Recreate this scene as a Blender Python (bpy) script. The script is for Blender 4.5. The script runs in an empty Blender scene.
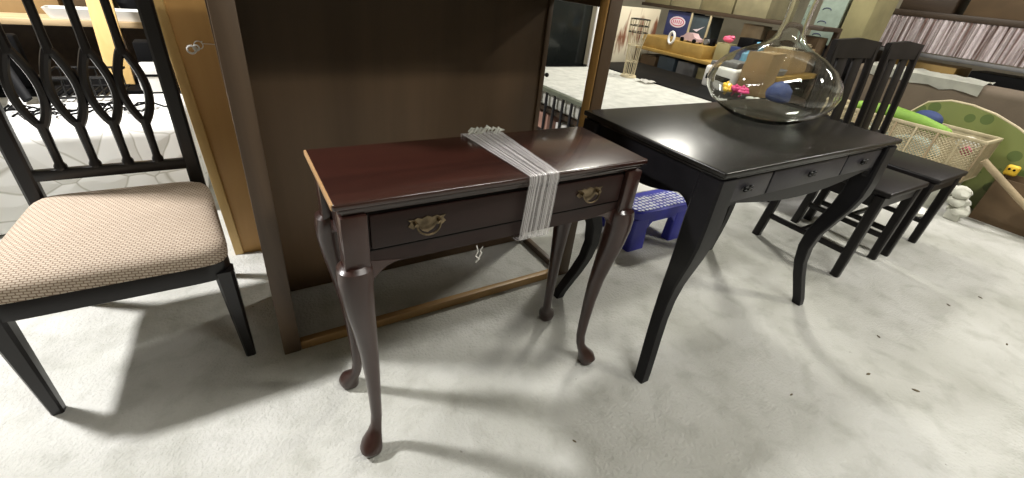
import bpy, bmesh, math, random
from mathutils import Vector, Matrix
PI = math.pi
C = bpy.context.scene.collection
random.seed(7)

# ------------------------------------------------------------------ materials
def mat(name, col, rough=.5, metal=0, var=.12, scale=8, bump=0, bscale=60, coat=0, trans=0, alpha=1, ior=1.45, spec=.5, emit=0, stretch=None, sheen=0):
    m = bpy.data.materials.new(name); m.use_nodes = True
    nt = m.node_tree; N = nt.nodes; L = nt.links
    b = N['Principled BSDF']
    b.inputs['Roughness'].default_value = rough; b.inputs['Metallic'].default_value = metal
    b.inputs['IOR'].default_value = ior; b.inputs['Specular IOR Level'].default_value = spec
    b.inputs['Coat Weight'].default_value = coat; b.inputs['Coat Roughness'].default_value = .12
    b.inputs['Transmission Weight'].default_value = trans; b.inputs['Alpha'].default_value = alpha
    b.inputs['Sheen Weight'].default_value = sheen
    tc = N.new('ShaderNodeTexCoord'); src = tc.outputs['Object']
    if stretch:
        mp = N.new('ShaderNodeMapping'); mp.inputs['Scale'].default_value = stretch
        L.new(src, mp.inputs[0]); src = mp.outputs[0]
    if var:
        n = N.new('ShaderNodeTexNoise'); n.inputs['Scale'].default_value = scale; n.inputs['Detail'].default_value = 6
        L.new(src, n.inputs['Vector'])
        r = N.new('ShaderNodeValToRGB')
        r.color_ramp.elements[0].position = .3; r.color_ramp.elements[1].position = .7
        r.color_ramp.elements[0].color = tuple(c*(1-var*2) for c in col[:3])+(1,)
        r.color_ramp.elements[1].color = tuple(min(1, c*(1+var)) for c in col[:3])+(1,)
        L.new(n.outputs['Fac'], r.inputs[0]); L.new(r.outputs[0], b.inputs['Base Color'])
    else: b.inputs['Base Color'].default_value = tuple(col[:3])+(1,)
    if bump:
        n2 = N.new('ShaderNodeTexNoise'); n2.inputs['Scale'].default_value = bscale; n2.inputs['Detail'].default_value = 4
        L.new(src, n2.inputs['Vector'])
        bp = N.new('ShaderNodeBump'); bp.inputs['Strength'].default_value = bump; bp.inputs['Distance'].default_value = .01
        L.new(n2.outputs['Fac'], bp.inputs['Height']); L.new(bp.outputs[0], b.inputs['Normal'])
    if emit:
        b.inputs['Emission Color'].default_value = tuple(col[:3])+(1,); b.inputs['Emission Strength'].default_value = emit
    return m

def wood(name, a, b_, rough=.35, coat=0, axis=0, scale=6, spec=.5):
    m = bpy.data.materials.new(name); m.use_nodes = True
    nt = m.node_tree; N = nt.nodes; L = nt.links; b = N['Principled BSDF']
    tc = N.new('ShaderNodeTexCoord'); mp = N.new('ShaderNodeMapping')
    s = [scale*3]*3; s[axis] = scale*.25; mp.inputs['Scale'].default_value = s
    L.new(tc.outputs['Object'], mp.inputs[0])
    n = N.new('ShaderNodeTexNoise'); n.inputs['Scale'].default_value = 1; n.inputs['Detail'].default_value = 8; n.inputs['Distortion'].default_value = .6
    L.new(mp.outputs[0], n.inputs['Vector'])
    r = N.new('ShaderNodeValToRGB'); r.color_ramp.elements[0].position = .3; r.color_ramp.elements[1].position = .72
    r.color_ramp.elements[0].color = a+(1,); r.color_ramp.elements[1].color = b_+(1,)
    L.new(n.outputs['Fac'], r.inputs[0]); L.new(r.outputs[0], b.inputs['Base Color'])
    b.inputs['Roughness'].default_value = rough; b.inputs['Coat Weight'].default_value = coat; b.inputs['Coat Roughness'].default_value = .1
    b.inputs['Specular IOR Level'].default_value = spec
    return m

def node_mat(name, rough=.6):
    m = bpy.data.materials.new(name); m.use_nodes = True
    return m, m.node_tree.nodes, m.node_tree.links, m.node_tree.nodes['Principled BSDF']

def concrete():
    m, N, L, b = node_mat('pale_concrete')
    tc = N.new('ShaderNodeTexCoord')
    def noise(sc, det, dist=0):
        n = N.new('ShaderNodeTexNoise'); n.inputs['Scale'].default_value = sc; n.inputs['Detail'].default_value = det; n.inputs['Distortion'].default_value = dist
        L.new(tc.outputs['Object'], n.inputs['Vector']); return n.outputs['Fac']
    r = N.new('ShaderNodeValToRGB'); e = r.color_ramp.elements
    e[0].position = .33; e[0].color = (.37, .37, .335, 1); e[1].position = .64; e[1].color = (.52, .52, .495, 1)
    L.new(noise(2.2, 8, .4), r.inputs[0])
    r2 = N.new('ShaderNodeValToRGB'); e = r2.color_ramp.elements
    e[0].position = .28; e[0].color = (.62, .62, .58, 1); e[1].position = .5; e[1].color = (1, 1, 1, 1)
    L.new(noise(11, 6, .3), r2.inputs[0])
    mx = N.new('ShaderNodeMixRGB'); mx.blend_type = 'MULTIPLY'; mx.inputs[0].default_value = .5
    L.new(r.outputs[0], mx.inputs[1]); L.new(r2.outputs[0], mx.inputs[2])
    # little dark grains
    r3 = N.new('ShaderNodeValToRGB'); e = r3.color_ramp.elements
    e[0].position = .22; e[0].color = (.45, .44, .4, 1); e[1].position = .27; e[1].color = (1, 1, 1, 1)
    L.new(noise(38, 3, 0), r3.inputs[0])
    mx2 = N.new('ShaderNodeMixRGB'); mx2.blend_type = 'MULTIPLY'; mx2.inputs[0].default_value = .8
    L.new(mx.outputs[0], mx2.inputs[1]); L.new(r3.outputs[0], mx2.inputs[2])
    L.new(mx2.outputs[0], b.inputs['Base Color'])
    bp = N.new('ShaderNodeBump'); bp.inputs['Strength'].default_value = .7; bp.inputs['Distance'].default_value = .008
    L.new(noise(95, 5, .2), bp.inputs['Height']); L.new(bp.outputs[0], b.inputs['Normal'])
    b.inputs['Roughness'].default_value = .62; b.inputs['Specular IOR Level'].default_value = .35
    return m

def quilt(name):
    m, N, L, b = node_mat(name)
    tc = N.new('ShaderNodeTexCoord')
    v = N.new('ShaderNodeTexVoronoi'); v.feature = 'DISTANCE_TO_EDGE'; v.inputs['Scale'].default_value = 7
    n = N.new('ShaderNodeTexNoise'); n.inputs['Scale'].default_value = 3
    mp = N.new('ShaderNodeMixRGB'); mp.inputs[0].default_value = .15
    L.new(tc.outputs['Object'], mp.inputs[1]); L.new(n.outputs['Color'], mp.inputs[2]); L.new(tc.outputs['Object'], n.inputs['Vector'])
    L.new(mp.outputs[0], v.inputs['Vector'])
    r = N.new('ShaderNodeValToRGB'); e = r.color_ramp.elements
    e[0].position = .0; e[0].color = (.50, .49, .44, 1); e[1].position = .025; e[1].color = (.80, .80, .78, 1)
    L.new(v.outputs['Distance'], r.inputs[0]); L.new(r.outputs[0], b.inputs['Base Color'])
    bp = N.new('ShaderNodeBump'); bp.inputs['Strength'].default_value = .5; bp.inputs['Distance'].default_value = .02
    L.new(v.outputs['Distance'], bp.inputs['Height']); L.new(bp.outputs[0], b.inputs['Normal'])
    b.inputs['Roughness'].default_value = .85
    return m

def weave():
    m, N, L, b = node_mat('beige_basket_weave_fabric')
    tc = N.new('ShaderNodeTexCoord')
    br = N.new('ShaderNodeTexBrick'); br.inputs['Scale'].default_value = 1
    br.inputs['Color1'].default_value = (.50, .42, .335, 1); br.inputs['Color2'].default_value = (.45, .375, .295, 1); br.inputs['Mortar'].default_value = (.20, .14, .095, 1)
    br.inputs['Mortar Size'].default_value = .0014; br.inputs['Brick Width'].default_value = .0125; br.inputs['Row Height'].default_value = .0078
    br.inputs['Mortar Smooth'].default_value = .4
    mp = N.new('ShaderNodeMapping'); mp.inputs['Rotation'].default_value = (0, 0, .15)
    sp = N.new('ShaderNodeSeparateXYZ'); cb = N.new('ShaderNodeCombineXYZ'); sb = N.new('ShaderNodeMath'); sb.operation = 'ADD'
    L.new(tc.outputs['Object'], sp.inputs[0]); L.new(sp.outputs['Y'], sb.inputs[0]); L.new(sp.outputs['Z'], sb.inputs[1]); L.new(sp.outputs['X'], cb.inputs['X']); L.new(sb.outputs[0], cb.inputs['Y'])
    L.new(cb.outputs[0], mp.inputs[0]); L.new(mp.outputs[0], br.inputs['Vector']); L.new(br.outputs['Color'], b.inputs['Base Color'])
    bp = N.new('ShaderNodeBump'); bp.inputs['Strength'].default_value = .5; bp.inputs['Distance'].default_value = .002; bp.invert = True
    L.new(br.outputs['Fac'], bp.inputs['Height']); L.new(bp.outputs[0], b.inputs['Normal'])
    b.inputs['Roughness'].default_value = .8
    return m

def dots():
    m, N, L, b = node_mat('blue_plastic_white_dots')
    tc = N.new('ShaderNodeTexCoord'); v = N.new('ShaderNodeTexVoronoi'); v.inputs['Scale'].default_value = 40; v.inputs['Randomness'].default_value = .15
    L.new(tc.outputs['Object'], v.inputs['Vector'])
    r = N.new('ShaderNodeValToRGB'); e = r.color_ramp.elements
    e[0].position = .56; e[0].color = (.8, .84, .92, 1); e[1].position = .60; e[1].color = (.05, .06, .42, 1)
    L.new(v.outputs['Distance'], r.inputs[0]); L.new(r.outputs[0], b.inputs['Base Color']); b.inputs['Roughness'].default_value = .3
    return m

def wrap():
    m, N, L, b = node_mat('clear_stretch_wrap')
    tc = N.new('ShaderNodeTexCoord'); mp = N.new('ShaderNodeMapping'); mp.inputs['Scale'].default_value = (230, 7, 7)
    n = N.new('ShaderNodeTexNoise'); n.inputs['Scale'].default_value = 1; n.inputs['Detail'].default_value = 3
    L.new(tc.outputs['UV'], mp.inputs[0]); mp.inputs['Scale'].default_value = (34, 1.2, 1); L.new(mp.outputs[0], n.inputs['Vector'])
    r = N.new('ShaderNodeValToRGB'); e = r.color_ramp.elements
    e[0].position = .40; e[0].color = (.20, .20, .20, 1); e[1].position = .66; e[1].color = (.9, .9, .9, 1)
    L.new(n.outputs['Fac'], r.inputs[0]); L.new(r.outputs[0], b.inputs['Alpha'])
    b.inputs['Base Color'].default_value = (.62, .60, .60, 1); b.inputs['Roughness'].default_value = .22; b.inputs['Specular IOR Level'].default_value = .9
    bp = N.new('ShaderNodeBump'); bp.inputs['Strength'].default_value = .5; bp.inputs['Distance'].default_value = .002
    L.new(n.outputs['Fac'], bp.inputs['Height']); L.new(bp.outputs[0], b.inputs['Normal'])
    return m

def pleat():
    m, N, L, b = node_mat('pink_silver_pleated_fabric')
    tc = N.new('ShaderNodeTexCoord'); mp = N.new('ShaderNodeMapping'); mp.inputs['Scale'].default_value = (1, 60, 1.2)
    n = N.new('ShaderNodeTexNoise'); n.inputs['Scale'].default_value = 1; n.inputs['Detail'].default_value = 4
    L.new(tc.outputs['Object'], mp.inputs[0]); L.new(mp.outputs[0], n.inputs['Vector'])
    r = N.new('ShaderNodeValToRGB'); e = r.color_ramp.elements
    e[0].position = .38; e[0].color = (.30, .19, .16, 1); e[1].position = .54; e[1].color = (.97, .90, .91, 1)
    L.new(n.outputs['Fac'], r.inputs[0]); L.new(r.outputs[0], b.inputs['Base Color']); b.inputs['Roughness'].default_value = .35
    return m

def green_print():
    m, N, L, b = node_mat('green_printed_vinyl')
    tc = N.new('ShaderNodeTexCoord'); n = N.new('ShaderNodeTexVoronoi'); n.inputs['Scale'].default_value = 9
    L.new(tc.outputs['Object'], n.inputs['Vector'])
    r = N.new('ShaderNodeValToRGB'); e = r.color_ramp.elements; r.color_ramp.interpolation = 'CONSTANT'
    e[0].position = 0; e[0].color = (.10, .14, .04, 1); e[1].position = .33; e[1].color = (.19, .22, .07, 1)
    L.new(n.outputs['Distance'], r.inputs[0]); L.new(r.outputs[0], b.inputs['Base Color']); b.inputs['Roughness'].default_value = .4
    return m

def canvas_mat():
    m, N, L, b = node_mat('painted_canvas')
    tc = N.new('ShaderNodeTexCoord'); mp = N.new('ShaderNodeMapping'); mp.inputs['Scale'].default_value = (14, 14, 3)
    n = N.new('ShaderNodeTexNoise'); n.inputs['Scale'].default_value = 1; n.inputs['Detail'].default_value = 5; n.inputs['Distortion'].default_value = .5
    L.new(tc.outputs['Object'], mp.inputs[0]); L.new(mp.outputs[0], n.inputs['Vector'])
    s = N.new('ShaderNodeSeparateXYZ'); L.new(tc.outputs['Object'], s.inputs[0])
    # brown marks live in the middle band
    mr = N.new('ShaderNodeMath'); mr.operation = 'SUBTRACT'; L.new(s.outputs['Z'], mr.inputs[0]); mr.inputs[1].default_value = .24
    ab = N.new('ShaderNodeMath'); ab.operation = 'ABSOLUTE'; L.new(mr.outputs[0], ab.inputs[0])
    ad = N.new('ShaderNodeMath'); ad.operation = 'ADD'; L.new(ab.outputs[0], ad.inputs[0]); L.new(n.outputs['Fac'], ad.inputs[1])
    r = N.new('ShaderNodeValToRGB'); e = r.color_ramp.elements
    e[0].position = .44; e[0].color = (.20, .08, .04, 1); e[1].position = .6; e[1].color = (.66, .6, .46, 1)
    L.new(ad.outputs[0], r.inputs[0]); L.new(r.outputs[0], b.inputs['Base Color']); b.inputs['Roughness'].default_value = .7
    return m

K = {}
K['floor'] = concrete()
K['wall'] = mat('painted_block_wall', (.30, .27, .20), .8, bump=.2, scale=3)
K['ceil'] = mat('ceiling_board', (.42, .40, .34), .9, scale=2)
K['cherry'] = wood('dark_cherry_varnish', (.020, .0075, .0055), (.042, .013, .009), .25, coat=.5, axis=0, scale=5)
K['cherryfront'] = wood('dark_cherry_apron', (.014, .007, .006), (.026, .012, .010), .38, axis=0, scale=5, spec=.3)
K['edge'] = wood('tan_edge_reflection', (.34, .19, .08), (.55, .36, .19), .4, axis=1, scale=8)  # tan colour paints a reflection on the cherry table's left edge
K['cherryleg'] = wood('dark_cherry_varnish_legs', (.024, .010, .008), (.046, .020, .016), .28, coat=.3, axis=2, scale=5)
K['black'] = mat('satin_black_lacquer', (.007, .0065, .008), .42, scale=20, bump=.02, spec=.3)
K['blacktop'] = mat('satin_black_top', (.010, .009, .008), .27, scale=20, bump=.015, coat=.0)
K['blackface'] = mat('satin_black_lacquer_drawer', (.026, .024, .030), .45, scale=20, bump=.03)
K['chairblack'] = mat('dark_espresso_lacquer', (.006, .005, .006), .35, coat=.05, scale=20)
K['slatchair'] = wood('espresso_wood', (.005, .004, .004), (.010, .008, .008), .4, spec=.3, axis=2)
K['cab'] = wood('brown_veneer', (.058, .034, .016), (.085, .052, .027), .42, axis=2, scale=3, spec=.4)
K['cabframe'] = wood('worn_brown_wood_frame', (.055, .034, .020), (.105, .068, .040), .5, axis=2, scale=6)
K['cabrail'] = wood('honey_brown_wood_rail', (.20, .105, .035), (.40, .25, .10), .45, axis=0, scale=6)
K['board'] = wood('tan_board', (.40, .215, .06), (.50, .285, .09), .5, axis=2, scale=4)
K['trim'] = wood('pale_pine_trim', (.62, .40, .14), (.75, .52, .22), .5, axis=2, scale=6)
K['brass'] = mat('antique_brass', (.20, .155, .10), .33, metal=1, scale=40, var=.3)
K['darkmetal'] = mat('black_metal', (.02, .02, .02), .4, metal=.6)
K['fabric'] = weave()
K['quilt'] = quilt('white_quilted_cotton')
K['sheet'] = mat('white_mattress_ticking', (.46, .46, .42), .85, scale=14, var=.1, bump=.8, bscale=30)
K['blue'] = mat('royal_blue_plastic', (.035, .04, .36), .3, var=.05)
K['dots'] = dots()
K['whitep'] = mat('white_plastic', (.75, .74, .70), .35, var=.04)
K['cream'] = mat('cream_plastic', (.50, .43, .28), .5, var=.12)
K['glass'] = mat('clear_glass', (.97, .985, .97), .0, trans=1, ior=1.45, var=0)
K['wrap'] = wrap()
K['pleat'] = pleat()
K['greenprint'] = green_print()
K['canvas'] = canvas_mat()
K['card'] = mat('cardboard', (.30, .20, .09), .8, scale=5, bump=.05)
K['cardolive'] = mat('olive_tan_cardboard', (.27, .24, .12), .8, scale=5)
K['cardark'] = mat('brown_cardboard_box', (.11, .07, .035), .8, scale=5)
K['gold'] = mat('ochre_wood', (.32, .20, .05), .5, scale=8)
K['screen'] = mat('black_glossy_screen', (.012, .014, .013), .15, var=0)
K['plastblack'] = mat('black_plastic', (.004, .004, .0045), .6, var=.1, spec=.12)
K['grey'] = mat('grey_plastic', (.16, .16, .16), .5)
K['sofa'] = mat('taupe_upholstery', (.13, .10, .07), .75, scale=3, bump=.1)
K['navy'] = mat('navy_cloth', (.03, .05, .15), .7)
K['lime'] = mat('lime_green_cloth', (.20, .36, .05), .6)
K['pink'] = mat('pink_plastic', (.75, .12, .22), .5)
K['magenta'] = mat('magenta_petals', (.55, .03, .16), .6)
K['yellow'] = mat('yellow_plastic', (.75, .48, .04), .45)
K['sky'] = mat('light_blue_plastic', (.16, .42, .62), .4)
K['navybox'] = mat('navy_printed_carton', (.035, .045, .14), .5)
K['logo'] = mat('pale_ink', (.70, .62, .68), .6, var=0)
K['red'] = mat('crimson_ink', (.5, .05, .12), .6, var=0)
K['ink'] = mat('dark_ink', (.02, .025, .08), .6, var=0)
K['board2'] = mat('grey_green_board', (.26, .32, .27), .6, scale=12)
K['tan'] = mat('tan_tube', (.36, .28, .17), .6, scale=12)
K['darkwood'] = wood('dark_brown_shelf', (.03, .018, .01), (.06, .038, .022), .5, axis=1)
K['lightwood'] = wood('light_bench_top', (.42, .30, .16), (.58, .44, .26), .55, axis=0)
K['bluegrey'] = mat('blue_grey_carton', (.05, .07, .085), .6)
K['clearbag'] = mat('cloudy_plastic_film', (.55, .56, .5), .25, alpha=.6, bump=.5, bscale=20)
K['whitecloth'] = mat('white_cloth', (.62, .62, .55), .8, bump=.5, bscale=14)
K['lamp'] = mat('lit_tube', (1, .97, .88), .5, var=0, emit=8)
K['leaf'] = mat('dry_leaf', (.12, .09, .05), .8)

# ------------------------------------------------------------------ mesh helpers (all take world coordinates)
ORG = Vector((0, 0, 0))
def B(): return bmesh.new()
def box(bm, x0, x1, y0, y1, z0, z1, bev=0, seg=2, M=None):
    r = bmesh.ops.create_cube(bm, size=1)['verts']
    for v in r: v.co = Vector(((x0+x1)/2+v.co.x*(x1-x0), (y0+y1)/2+v.co.y*(y1-y0), (z0+z1)/2+v.co.z*(z1-z0)))
    if bev:
        es = list({e for v in r for e in v.link_edges})
        o = bmesh.ops.bevel(bm, geom=es, offset=bev, segments=seg, affect='EDGES', profile=.5)
        r = list({v for f in o['faces'] for v in f.verts} | {v for v in r if v.is_valid})
    if M:
        for v in r: v.co = M @ v.co
    return bm
def ringloft(bm, rings, cap=True, closed=True):
    vs = [[bm.verts.new(p) for p in r] for r in rings]
    n = len(vs[0])
    for a, b in zip(vs, vs[1:]):
        for i in range(n if closed else n-1):
            j = (i+1) % n; bm.faces.new((a[i], a[j], b[j], b[i]))
    if cap: bm.faces.new(list(reversed(vs[0]))); bm.faces.new(vs[-1])
    return bm
def tube(bm, pts, r, n=8, flat=1.0, up=(0, 0, 1)):
    pts = [Vector(p) for p in pts]
    rs = r if isinstance(r, (list, tuple)) else [r]*len(pts)
    rings = []; prev = None
    for i, p in enumerate(pts):
        t = (pts[min(i+1, len(pts)-1)]-pts[max(i-1, 0)]).normalized()
        if prev is None:
            a = Vector((0, 1, 0)) if abs(t.y) < .9 else Vector((1, 0, 0)); a = (a-t*a.dot(t)).normalized()
        else: a = (prev-t*prev.dot(t)).normalized()
        prev = a; b = t.cross(a)
        rings.append([p+a*math.cos(2*PI*k/n)*rs[i]*flat+b*math.sin(2*PI*k/n)*rs[i] for k in range(n)])
    return ringloft(bm, rings)
def sq_loft(bm, secs, pw=4, n=16):
    """secs: (cx, cy, z, rx, ry) rounded-square sections going up"""
    rings = []
    for cx, cy, z, rx, ry in secs:
        r = []
        for k in range(n):
            a = 2*PI*k/n+PI/n; c, s = math.cos(a), math.sin(a)
            q = (abs(c)**pw+abs(s)**pw)**(-1/pw)
            r.append(Vector((cx+rx*c*q, cy+ry*s*q, z)))
        rings.append(r)
    return ringloft(bm, rings)
def prism(bm, pts, axis, a, b):
    """extrude a 2D outline (the other two axes in order) from a to b"""
    def P(p, t):
        if axis == 'x': return Vector((t, p[0], p[1]))
        if axis == 'y': return Vector((p[0], t, p[1]))
        return Vector((p[0], p[1], t))
    ringloft(bm, [[P(p, a) for p in pts], [P(p, b) for p in pts]])
    return bm
def lathe(bm, prof, cx, cy, n=32, z0=0):
    rings = [[Vector((cx+r*math.cos(2*PI*k/n), cy+r*math.sin(2*PI*k/n), z0+z)) for k in range(n)] for r, z in prof]
    return ringloft(bm, rings)
def ball(bm, c, r, sx=1, sy=1, sz=1, sub=2, jit=0):
    vs = bmesh.ops.create_icosphere(bm, subdivisions=sub, radius=r)['verts']
    for v in vs:
        k = 1+random.uniform(-jit, jit)
        v.co = Vector((v.co.x*sx*k+c[0], v.co.y*sy*k+c[1], v.co.z*sz*k+c[2]))
    return bm
def obj(name, bm, m, parent=None, smooth=True, angle=35):
    bmesh.ops.recalc_face_normals(bm, faces=bm.faces)
    for v in bm.verts: v.co -= ORG
    me = bpy.data.meshes.new(name); bm.to_mesh(me); bm.free()
    for p in me.polygons: p.use_smooth = smooth
    if smooth: me.set_sharp_from_angle(angle=math.radians(angle))
    me.materials.append(m)
    o = bpy.data.objects.new(name, me); C.objects.link(o)
    if parent: o.parent = parent
    else: o.location = ORG
    return o
def tag(o, label, cat, group=None, kind=None):
    o['label'] = label; o['category'] = cat
    if group: o['group'] = group
    if kind: o['kind'] = kind
    return o
def thing(name, loc, label, cat, group=None):
    global ORG
    ORG = Vector(loc)
    o = bpy.data.objects.new(name, None); C.objects.link(o); o.location = loc; o.empty_display_size = .1
    return tag(o, label, cat, group)
def solo(name, loc, bm, m, label, cat, group=None, smooth=True, kind=None):
    global ORG
    ORG = Vector(loc)
    return tag(obj(name, bm, m, None, smooth), label, cat, group, kind)
def structure(name, bm, m, loc=(0, 0, 0), parent=None):
    global ORG
    ORG = Vector(loc); o = obj(name, bm, m, parent, smooth=False)
    o['kind'] = 'structure'; return o
def copy_tree(o, parent=None):
    c = o.copy(); C.objects.link(c)
    if parent: c.parent = parent
    for ch in list(o.children): copy_tree(ch, c)
    return c
def rotM(cx, cy, cz, deg, axis='Z'):
    return Matrix.Translation((cx, cy, cz)) @ Matrix.Rotation(math.radians(deg), 4, axis) @ Matrix.Translation((-cx, -cy, -cz))

# ------------------------------------------------------------------ the setting
structure('floor', box(B(), -5, 7, -3.5, 5, -.1, 0), K['floor'])
structure('ceiling', box(B(), -5, 7, -3.5, 5, 2.8, 2.9), K['ceil'])
structure('wall_back', box(B(), -5, 7, 4.6, 4.75, 0, 2.8), K['wall'])
structure('wall_right', box(B(), 6.4, 6.55, -3.5, 4.6, 0, 2.8), K['wall'])
structure('wall_left', box(B(), -4.6, -4.45, -3.5, 4.6, 0, 2.8), K['wall'])
structure('wall_front', box(B(), -4.45, 6.4, -3.5, -3.35, 0, 2.8), K['wall'])

# ------------------------------------------------------------------ cherry side table
t = thing('side_table', (.488, .846, 0), 'glossy dark cherry side table with curved legs, two brass pulls and a plastic-wrapped drawer', 'table')
X0, X1, Y0, Y1 = .102, .868, .705, .987
bm = B(); box(bm, X0, X1, Y0, Y1, .726, .740, .005, 3); box(bm, X0+.008, X1-.008, Y0+.008, Y1-.008, .716, .7275, .004, 2); box(bm, X0+.016, X1-.016, Y0+.016, Y1-.016, .707, .718, .002, 1)
obj('tabletop', bm, K['cherry'], t)
obj('painted_light_strip', box(B(), X0-.002, X0+.004, Y0+.004, Y1-.002, .7275, .7395, .0015), K['edge'], t)  # painted reflection along the varnished left edge
# apron: back and side boards, front frame with shaped lower edge
bm = B()
ax0, ax1, ay0, ay1 = X0+.03, X1-.03, Y0+.022, Y1-.022
def scallop(x0, x1, zt, zm, ze, n=14, w=.075):
    out = [(x0, zt), (x1, zt)]
    pts = []
    for i in range(n+1):
        u = i/n; pts.append((x1-w*u, ze+(zm-ze)*math.sin(u*PI/2)))
    for i in range(n+1):
        u = i/n; pts.append((x0+w*(1-u), zm+(ze-zm)*(1-math.cos(u*PI/2))))
    return out+pts
prism(bm, scallop(ax0, ax1, .708, .583, .555), 'y', ay0, ay0+.016)
prism(bm, scallop(ax0, ax1, .708, .583, .555), 'y', ay1-.016, ay1)
prism(bm, scallop(ay0, ay1, .708, .583, .555, w=.05), 'x', ax0, ax0+.016)
prism(bm, scallop(ay0, ay1, .708, .583, .555, w=.05), 'x', ax1-.016, ax1)
obj('apron', bm, K['cherryfront'], t)
d = obj('drawer', box(B(), .166, .810, ay0-.007, ay0+.012, .625, .700, .004, 2), K['cherryfront'], t)
bm = B()
for a, b_, c_, e_ in ((.160, .816, .702, .7045), (.160, .816, .620, .6225)): box(bm, a, b_, ay0-.0015, ay0+.002, c_, e_)
for a in (.160, .8125): box(bm, a, a+.003, ay0-.0015, ay0+.002, .620, .7045)
obj('drawer_gap', bm, K['plastblack'], t, smooth=False)
def bail_pull(cx, z, y, par):
    pl = [( -.040, 0), (-.034, .008), (-.040, .014), (-.026, .013), (-.02, .016), (-.011, .013), (0, .018), (.011, .013), (.02, .016), (.026, .013), (.040, .014), (.034, .008), (.040, 0), (.03, -.008), (.02, -.004), (.012, -.014), (0, -.020), (-.012, -.014), (-.02, -.004), (-.03, -.008)]
    bm = prism(B(), [(cx+a, z+b) for a, b in pl], 'y', y-.0025, y)
    h = obj('drawer_pull', bm, K['brass'], par)
    bm = B(); pts = []
    for i in range(13):
        a = PI*i/12; pts.append((cx-.025*math.cos(a), y-.010-.006*math.sin(a), z+.004-.022*math.sin(a)))
    tube(bm, pts, .0023, 8)
    for s in (-.025, .025): tube(bm, [(cx+s, y-.0005, z+.004), (cx+s, y-.012, z+.004)], [.005, .0042], 10)
    o = obj('bail', bm, K['brass'], h)
for cx in (.278, .700): bail_pull(cx, .664, ay0-.007, d)
def cabriole(cx, cy, sx, sy, zs=1.0):
    # (z, outward shift, half width)
    prof = [(.0, .008, .017), (.006, .010, .024), (.022, .012, .0275), (.040, .008, .025), (.055, -.002, .018), (.075, -.010, .0135), (.11, -.014, .0135),
            (.18, -.014, .0150), (.26, -.013, .0175), (.34, -.010, .0210), (.42, -.003, .0260), (.48, .003, .0305), (.53, .006, .0335), (.565, .006, .0345), (.588, .004, .033), (.596, .001, .026)]
    secs = [(cx+sx*o, cy+sy*o, z, r, r) for z, o, r in prof]
    bm = B(); sq_loft(bm, secs, 2.6, 20)
    box(bm, cx-.024, cx+.024, cy-.024, cy+.024, .59, .7075, .003, 2)
    # curved brackets that run from the knee into the aprons
    for ax in (0, 1):
        for k in range(1):
            w, h, th_ = .078, .085, .020
            pts = [(.0, .60)]
            for i in range(11):
                a = PI/2*i/10; pts.append((.015+w*(1-math.sin(a)), .586-h*(1-math.cos(a))))
            pts += [(.0, .586-h)]
            if ax == 0: prism(bm, [(cx-sx*p[0], p[1]) for p in pts], 'y', cy-th_*.5, cy+th_*.5)
            else: prism(bm, [(cy-sy*p[0]*.8, p[1]) for p in pts], 'x', cx-th_*.5, cx+th_*.5)
    return bm
for cx, cy, sx, sy in ((.137, .736, -1, -1), (.840, .736, 1, -1), (.840, .956, 1, 1), (.137, .956, -1, 1)):
    obj('leg', cabriole(cx, cy, sx, sy), K['cherryleg'], t)

# stretch wrap band round the drawer
def strip(bm, rows, nu=14, wob=.0012, uvname='UVMap'):
    """rows: list of (left, right) points; makes a doubly sided band with UVs"""
    uv = bm.loops.layers.uv.new(uvname)
    g = []
    L_ = [0]
    for i in range(1, len(rows)): L_.append(L_[-1]+(Vector(rows[i][0])-Vector(rows[i-1][0])).length)
    for i, (a, b) in enumerate(rows):
        a, b = Vector(a), Vector(b)
        g.append([(bm.verts.new(a.lerp(b, k/nu)+Vector((0, random.uniform(-wob, 0), random.uniform(0, wob)))), (k/nu, L_[i])) for k in range(nu+1)])
    for i in range(len(g)-1):
        for k in range(nu):
            q = (g[i][k], g[i][k+1], g[i+1][k+1], g[i+1][k])
            f = bm.faces.new([w[0] for w in q])
            for lp, w in zip(f.loops, q): lp[uv].uv = w[1]
    return bm
bm = B(); rows = []
for i in range(13):
    u = i/12
    rows.append(((.475+.025*u, .992-.288*u, .7435), (.592-.012*u, .992-.288*u, .7435)))
rows += [((.500, .700, .741), (.580, .700, .741)), ((.500, .6985, .728), (.580, .6985, .728)), ((.500, .700, .714), (.580, .700, .714))]
for i in range(1, 9):
    u = i/8; rows.append(((.500-.003*u, .700+.008*u, .714-.136*u), (.580+.002*u, .700+.008*u, .714-.134*u)))
rows += [((.497, .716, .572), (.582, .716, .572)), ((.497, .74, .570), (.582, .74, .570)), ((.490, .96, .572), (.590, .96, .572)), ((.478, .99, .60), (.592, .99, .60)), ((.475, .9945, .72), (.592, .9945, .72)), ((.475, .9925, .7435), (.592, .9925, .7435))]
w = thing('plastic_wrap', (.54, .85, .74), 'streaky clear plastic wrap band tied round the cherry table top and drawer', 'plastic wrap')
obj('wrap_band', strip(bm, rows), K['wrap'], w)
bm = B()
for k in range(16):
    x = .50+.085*k/15; y = .985+random.uniform(-.012, .012); z = .746+random.uniform(.001, .007)
    tube(bm, [(x-.012, y-.006, z-.004), (x, y+random.uniform(-.008, .01), z+random.uniform(0, .008)), (x+.014, y+.008, z-.002)], [.002, .0045, .0015], 6, flat=.4)
obj('crumpled_end', bm, K['clearbag'], w)
bm = B(); tube(bm, [(.398, .7258, .578), (.400, .7215, .565), (.395, .722, .553), (.403, .72, .545), (.396, .722, .535)], [.0014, .0014, .0016, .0022, .002], 6)
tube(bm, [(.403, .72, .547), (.409, .722, .558), (.406, .722, .566), (.412, .722, .575)], [.0014, .002, .0014, .001], 6)
solo('string', (.376, .722, .545), bm, K['whitep'], 'short knotted white string hanging below the cherry table drawer', 'string')

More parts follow.
